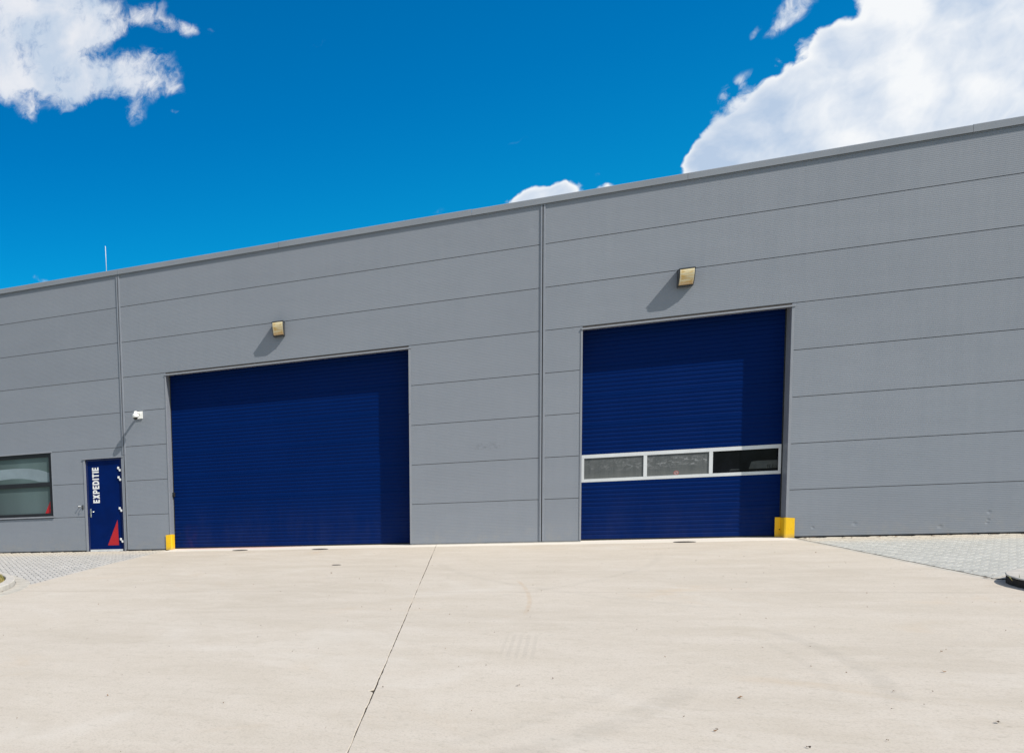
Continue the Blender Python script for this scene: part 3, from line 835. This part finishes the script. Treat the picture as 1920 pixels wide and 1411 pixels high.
# the outline runs towards the camera: the verge lies on the right hand going on the left island, left hand on the right island
sL, sR = -1, 1
for P, s in ((KL, sL), (KR, sR)):
    if s < 0: structure('kerb', sweep(P, [(0, -.2), (0, GZ+.088), (s*.006, GZ+.098), (s*.018, GZ+.104), (s*.165, GZ+.110), (s*.175, GZ+.100), (s*.175, GZ)]), M['kerb'])
    else:
        structure('kerb', sweep(P, [(.05, GZ+.094), (0, GZ+.090), (-.004, GZ+.098), (.004, GZ+.106), (.165, GZ+.112), (.175, GZ+.100), (.175, GZ)]), M['kerb'])
        structure('kerb_shade_face', sweep(P, [(.003, -.2), (.003, GZ+.082), (.020, GZ+.095)]), M['kerb_dark'])
    inn = offset(P, s*.172)
    far = (-60 if s < 0 else 60)
    mb = MB()
    for k in range(len(inn)-1):
        mb.poly([inn[k]+(GZ+.075,), inn[k+1]+(GZ+.075,), (far, inn[k+1][1]-.0, GZ+.075), (far, inn[k][1], GZ+.075)])
    structure('verge', mb, M['earth'])
structure('gutter', sweep(KL[20:84], [(.27, GZ-.10), (.27, GZ+.002), (.262, GZ+.006), (.012, GZ+.008), (.004, GZ-.02)]), M['gutter'])
structure('gutter', sweep(KR[22:45], [(-.15, GZ-.10), (-.15, GZ+.002), (-.145, GZ+.005), (-.012, GZ+.007), (-.004, GZ-.02)]), M['gutter'])

# short dry grass on the verges
def grass(xa, xb, ya, yb, n, P, s, seed):
    rg = random.Random(seed); mb = MB(); inn = offset(P, s*.20)
    def inside(x, y):
        best = min(range(len(inn)), key=lambda k: (inn[k][0]-x)**2+(inn[k][1]-y)**2)
        a, b = inn[max(best-1, 0)], inn[min(best+1, len(inn)-1)]
        cr = (b[0]-a[0])*(y-a[1])-(b[1]-a[1])*(x-a[0]); return cr*s > 0
    k = 0
    while k < n:
        x, y = rg.uniform(xa, xb), rg.uniform(ya, yb)
        if not inside(x, y): k += 1; continue
        k += 1
        h = rg.uniform(.04, .11); a = rg.uniform(0, 6.28); w = rg.uniform(.003, .006); l = rg.uniform(.01, .06)
        dx, dy = math.cos(a), math.sin(a); z = GZ+.074
        mb.poly([(x-dy*w, y+dx*w, z), (x+dy*w, y-dx*w, z), (x+dx*l*.4+dy*w*.7, y+dy*l*.4-dx*w*.7, z+h*.6), (x+dx*l, y+dy*l, z+h)])
    o = mb.build('grass', M['grass'], None, fix=False); o['kind'] = 'stuff'
    o['label'] = 'short dry grass on the kerbed verge'; o['category'] = 'grass'
grass(-11.5, -6.9, -17, -5.3, 42000, KL, sL, 1)
grass(5.6, 10.5, -18, -6.2, 42000, KR, sR, 2)

# fallen leaf scraps and grit
mb = MB(); rg = random.Random(8)
def scrap(x, y, r, el, a):
    n = 7; pts = []
    for k in range(n):
        t = 2*math.pi*k/n; q = r*rg.uniform(.6, 1.1)
        u, v = q*math.cos(t)*el, q*math.sin(t)
        pts.append((x+u*math.cos(a)-v*math.sin(a), y+u*math.sin(a)+v*math.cos(a), GZ+.004+rg.uniform(0, .012)))
    c = (x, y, GZ+.003+rg.uniform(.004, .010)); i = len(mb.v); mb.v += pts+[c]
    for k in range(n): mb.f.append((i+k, i+(k+1) % n, i+n)); mb.sm.append(False)
for x, y in ((-2.01, -6.55), (.434, -15.37), (1.744, -15.46), (1.415, -16.46), (1.43, -16.42), (3.456, -13.36), (3.17, -14.25), (2.65, -15.05), (1.78, -16.72), (2.86, -15.85)):
    scrap(x, y, rg.uniform(.008, .013), rg.uniform(1, 1.8), rg.uniform(0, 3))
for x, y in ((5.75, -7.75), (5.92, -7.45), (5.55, -9.2), (5.93, -6.9), (-6.9, -9.9), (-6.95, -9.45), (5.9, -.35)):
    scrap(x, y, rg.uniform(.016, .03), rg.uniform(1, 1.6), rg.uniform(0, 3))
for k in range(240):
    scrap(rg.uniform(-6.6, 5.5), rg.uniform(-18, -1.5), rg.uniform(.002, .006), rg.uniform(1, 1.8), rg.uniform(0, 3))
for k in range(26):
    scrap(rg.uniform(5.7, 9.5), -rg.uniform(.05, .5), rg.uniform(.012, .03), rg.uniform(1, 1.6), rg.uniform(0, 3))
o = mb.build('leaf_scraps', M['leaf'], None, fix=False); o['kind'] = 'stuff'; o['label'] = 'scattered leaf scraps and grit on the concrete'; o['category'] = 'litter'

# ------------------------------------------------------------------ light and sky
SUN = Vector((1.86, -1.0, 2.42)).normalized()
EL = math.asin(SUN.z); AZ = math.atan2(SUN.x, SUN.y)
ld = bpy.data.lights.new('sun', 'SUN'); ld.energy = 4.9; ld.angle = math.radians(.53); ld.color = (1.0, .94, .85)
lo = bpy.data.objects.new('sun', ld); COL.objects.link(lo); lo.location = (20, -12, 30)
lo.rotation_euler = SUN.to_track_quat('Z', 'Y').to_euler()

W = bpy.data.worlds.new('World'); SC.world = W; W.use_nodes = True
g = NT(W.node_tree); bg = W.node_tree.nodes['Background']
STR = .12
sky = g.node('ShaderNodeTexSky', sky_type='NISHITA', sun_disc=False, sun_elevation=EL, sun_rotation=AZ, altitude=0.0)
sky.air_density = 1.0; sky.dust_density = .6; sky.ozone_density = 2.5
dirv = g.vec('NORMALIZE', g.node('ShaderNodeTexCoord').outputs['Generated'])
hs = g.node('ShaderNodeHueSaturation'); hs.inputs['Saturation'].default_value = 1.55; g.put(hs.inputs['Color'], sky.outputs[0])
tint = g.mix(g.ramp(g.sep(dirv)[2], .16, .02), (.045, 1.06, 1.06), (.62, .86, .92))
blue = g.mix(1.0, hs.outputs[0], tint, 'MULTIPLY')
# clouds: soft cells given as ellipses on the sky, frayed by fractal noise
e = math.radians(25)
D0, E1, E2 = (0, math.cos(e), math.sin(e)), (1, 0, 0), (0, -math.sin(e), math.cos(e))
w0 = g.math('MAXIMUM', g.vec('DOT_PRODUCT', dirv, D0), .05)
u = g.math('DIVIDE', g.vec('DOT_PRODUCT', dirv, E1), w0); v = g.math('DIVIDE', g.vec('DOT_PRODUCT', dirv, E2), w0)
uv = g.comb(u, v, 0.0)
warp = g.vec('SUBTRACT', g.noise(uv, 22, 3, .6, 0, True), (.5, .5, .5))
sc = g.node('ShaderNodeVectorMath', operation='SCALE'); g.put(sc.inputs[0], warp); sc.inputs['Scale'].default_value = .020
uw = g.vec('ADD', uv, sc.outputs[0]); us, vs, _ = g.sep(uw)
CL = [
(-0.4073,0.0679,10.17,-2.65,-4.02,-15.81,1.50,0),
(-0.3380,0.0411,23.30,-1.11,-9.93,-47.75,0.90,0),
(-0.3054,0.0229,52.85,15.10,6.54,-142.04,0.45,0),
(-0.3960,0.0172,14.12,-3.46,-8.68,-28.11,1.20,0),
(-0.3539,-0.0063,19.33,-4.18,-15.44,-49.78,1.00,0),
(-0.3121,-0.0121,30.00,-5.71,-16.61,-56.80,0.80,0),
(-0.2802,-0.0195,31.98,-5.45,-10.55,-45.38,1.00,0),
(-0.2536,-0.0389,75.51,-43.67,-89.78,-145.96,0.40,0),
(-0.4118,-0.0218,69.15,4.78,-5.10,-63.83,0.60,0),
(-0.3672,-0.0266,56.22,-12.46,-18.29,-82.35,0.45,0),
(-0.2991,-0.0481,81.15,-14.51,-20.14,-91.70,0.60,0),
(-0.4329,-0.0017,53.25,-14.10,-18.33,-81.13,0.50,0),
(-0.2732,0.0312,44.33,13.91,17.09,-108.75,0.62,0),
(-0.2479,0.0159,35.48,-21.30,-50.33,-112.00,0.62,0),
(-0.2354,0.0056,94.52,18.54,12.50,-129.97,0.50,0),
(-0.2111,0.0050,163.79,43.82,11.05,-261.33,0.30,0),
(0.1661,-0.1959,91.38,7.99,-15.37,-77.67,0.95,1),
(0.1765,-0.1903,69.76,6.51,-11.88,-58.94,1.00,1),
(0.1874,-0.1768,51.07,5.11,-9.69,-46.33,1.10,1),
(0.2112,-0.1629,39.24,4.47,-7.98,-36.56,1.20,1),
(0.2250,-0.1523,60.87,7.44,-11.99,-53.30,1.00,1),
(0.2479,-0.1404,38.74,5.26,-8.29,-35.54,1.20,1),
(0.2563,-0.1222,62.29,8.84,-13.83,-56.83,1.00,1),
(0.2775,-0.1202,39.00,6.01,-8.99,-36.41,1.20,1),
(0.2957,-0.1038,34.88,5.79,-9.25,-35.89,1.20,1),
(0.2063,-0.1963,26.16,7.03,5.51,-43.74,1.30,1),
(0.2382,-0.1787,23.08,8.07,5.03,-31.24,1.50,1),
(0.2819,-0.1689,18.36,7.39,7.03,-23.55,1.60,1),
(0.3255,-0.1425,18.41,6.26,3.82,-16.87,1.70,1),
(0.3617,-0.1830,18.27,5.24,0.48,-15.58,1.70,1),
(0.3056,-0.2007,13.99,4.87,1.53,-29.03,1.50,1),
(0.2217,-0.0941,49.72,27.09,62.50,-85.46,0.72,0),
(0.1991,-0.1030,181.32,99.98,214.44,-214.55,0.36,0),
(0.0783,-0.1991,64.85,11.92,4.12,-87.29,1.20,1),
(0.0639,-0.1992,52.77,9.35,4.71,-86.50,1.20,1),
(0.0494,-0.1992,66.03,13.13,6.08,-102.28,1.20,1),
(0.1055,-0.1989,114.60,25.64,14.15,-210.99,0.90,1),
(-0.4381,-0.1961,61.66,-45.18,-123.83,-272.77,0.42,0),
(-0.1220,-0.0283,78.94,48.25,46.55,-218.50,0.26,0),
(0.0191,-0.1492,21.77,6.60,37.24,-687.35,0.15,0),
(0.0429,-0.1318,71.83,17.59,35.15,-540.00,0.17,0),
(0.1009,-0.1874,206.53,78.94,34.79,-405.34,0.26,0),
(-0.2563,-0.0560,69.71,-117.53,-252.71,-281.30,0.34,0),
(-0.0240,-0.1957,141.20,59.04,77.96,-285.42,0.30,0),

]
accs = [None, None]                             # 0: frayed wisps, 1: crisp heaps
for cu, cv, m00, m01, m10, m11, wt, hp in CL:
    du = g.math('SUBTRACT', us, cu); dv = g.math('SUBTRACT', vs, cv)
    a = g.math('MULTIPLY_ADD', du, m00, g.math('MULTIPLY', dv, m01)); b = g.math('MULTIPLY_ADD', du, m10, g.math('MULTIPLY', dv, m11))
    r2 = g.math('MULTIPLY_ADD', a, a, g.math('MULTIPLY', b, b))
    k = g.math('MULTIPLY', g.ramp(g.math('SQRT', r2), 1.50, .25), wt)
    accs[hp] = k if accs[hp] is None else g.math('ADD', accs[hp], k)
front = g.math('GREATER_THAN', g.vec('DOT_PRODUCT', dirv, D0), .1)
accW = g.math('MULTIPLY', g.math('MINIMUM', accs[0], 1.5), front)
accH = g.math('MULTIPLY', g.math('MINIMUM', accs[1], 2.6), front)
right = g.ramp(u, -.10, .06)
def billow(scale):
    n = g.node('ShaderNodeTexVoronoi', feature='F1'); g.put(n.inputs['Vector'], uw); n.inputs['Scale'].default_value = scale
    return g.math('SUBTRACT', .42, n.outputs['Distance'])
b1, b2, b3 = billow(24), billow(58), billow(130)
heap = g.math('MULTIPLY_ADD', b1, 1.1, g.math('MULTIPLY_ADD', b2, 1.0, g.math('MULTIPLY', b3, .6)))
f1 = g.noise(uw, 17, 7, .66, .2); f2 = g.noise(uw, 58, 5, .68, .5)
wisp = g.math('MULTIPLY_ADD', g.math('SUBTRACT', f1, .53), 3.2, g.math('MULTIPLY', g.math('SUBTRACT', f2, .5), 2.0))
fine = g.math('MULTIPLY_ADD', g.math('SUBTRACT', f2, .5), 1.3, g.math('MULTIPLY', g.math('SUBTRACT', f1, .5), 1.6))
densH = g.math('MULTIPLY_ADD', g.math('ADD', heap, fine), g.math('MULTIPLY', g.ramp(accH, 0.0, .30), g.ramp(accH, .9, 1.9, 1.0, .22)), accH)
densW = g.math('MULTIPLY_ADD', wisp, g.ramp(accW, 0.0, .30), accW)
maskH = g.math('MULTIPLY', g.ramp(densH, .22, .90), g.ramp(accH, .10, .42))
maskW = g.math('MULTIPLY', g.ramp(densW, .12, 1.35), g.math('MULTIPLY', g.ramp(accW, .0, .22), g.math('MINIMUM', g.math('MULTIPLY', accW, 1.7), 1.0)))
mask = g.math('MAXIMUM', maskH, maskW)
dens = g.math('MAXIMUM', densH, densW)
# unseen broken cloud added behind and above the camera as neutral fill
dx, dy, dz = g.sep(dirv)
pl = g.comb(g.math('DIVIDE', dx, g.math('MAXIMUM', dz, .12)), g.math('DIVIDE', dy, g.math('MAXIMUM', dz, .12)), 0.0)
fill_cloud = g.math('MULTIPLY', g.ramp(g.noise(pl, .55, 6, .6), .40, .56), g.ramp(dy, .20, -.20, 0, 1))
fill_cloud = g.math('MULTIPLY', fill_cloud, g.ramp(dz, .0, .12))
# billows: bright shoulders, blue-grey hollows
shd = g.noise(uw, 5.0, 6, .58, .3)
up2 = g.vec('ADD', uw, (.008, .009, 0))
def billow_at(scale, vec):
    n = g.node('ShaderNodeTexVoronoi', feature='F1'); g.put(n.inputs['Vector'], vec); n.inputs['Scale'].default_value = scale
    return n.outputs['Distance']
rel = g.math('SUBTRACT', billow_at(24, up2), billow_at(24, uw))
rel = g.math('ADD', g.math('MULTIPLY', rel, .8), g.math('MULTIPLY', g.math('SUBTRACT', f1, g.noise(up2, 17, 4, .66, .2)), 1.0))
rel = g.math('MULTIPLY_ADD', g.math('SUBTRACT', f2, .5), .35, rel)
edge = g.ramp(dens, 1.9, .5, 0, .55)            # thin margins let the light through
lum = g.math('ADD', g.math('ADD', g.ramp(shd, .38, .62, 0, .85), rel), edge, clamp=True)
cR = g.mix(lum, (.50, .615, .785), (.95, .965, .98))
cL = g.mix(g.math('ADD', g.ramp(g.noise(uw, 9, 6, .6, .2), .38, .6, 0, .9), g.math('MULTIPLY', rel, .6), clamp=True), (.56, .66, .80), (.83, .85, .90))
cc = g.mix(right, cL, cR)
CG = g.node('ShaderNodeVectorMath', operation='SCALE'); g.put(CG.inputs[0], cc); CG.inputs['Scale'].default_value = 1.0/STR
col = g.mix(g.math('MULTIPLY', mask, .97), blue, CG.outputs[0])
col = g.mix(g.math('MULTIPLY', fill_cloud, .85), col, tuple(c/STR for c in (.88, .87, .85)))
g.put(bg.inputs['Color'], col); bg.inputs['Strength'].default_value = STR

# ------------------------------------------------------------------ camera
cd = bpy.data.cameras.new('camera'); co = bpy.data.objects.new('camera', cd); COL.objects.link(co); SC.camera = co
yaw, pit, rol = .4793, -.0951, -.0520
cb, sb = math.cos(pit), math.sin(pit); cr, sr = math.cos(rol), math.sin(rol)
right, fwd, up = Vector((1, 0, 0)), Vector((0, cb, sb)), Vector((0, -sb, cb))
r2, u2 = cr*right+sr*up, -sr*right+cr*up
Rz = Matrix.Rotation(yaw, 3, 'Z')
r3, u3, f3 = Rz @ r2, Rz @ u2, Rz @ fwd
mw = Matrix(((r3.x, u3.x, -f3.x, .09747), (r3.y, u3.y, -f3.y, -23.16744), (r3.z, u3.z, -f3.z, 1.59057), (0, 0, 0, 1)))
co.matrix_world = mw
cd.sensor_fit = 'HORIZONTAL'; cd.sensor_width = 36.0; cd.lens = 36.0*1707.9891/1920.0
cd.shift_x = (960.0+5.0875)/1920.0; cd.shift_y = (1092.3985-705.5)/1920.0
cd.clip_start = .1; cd.clip_end = 2000

vs_ = SC.view_settings
vs_.view_transform = 'Standard'; vs_.look = 'None'; vs_.exposure = 0.0; vs_.gamma = 1.0; vs_.use_curve_mapping = False
SC.render.engine = 'CYCLES'
SC.cycles.max_bounces = 6
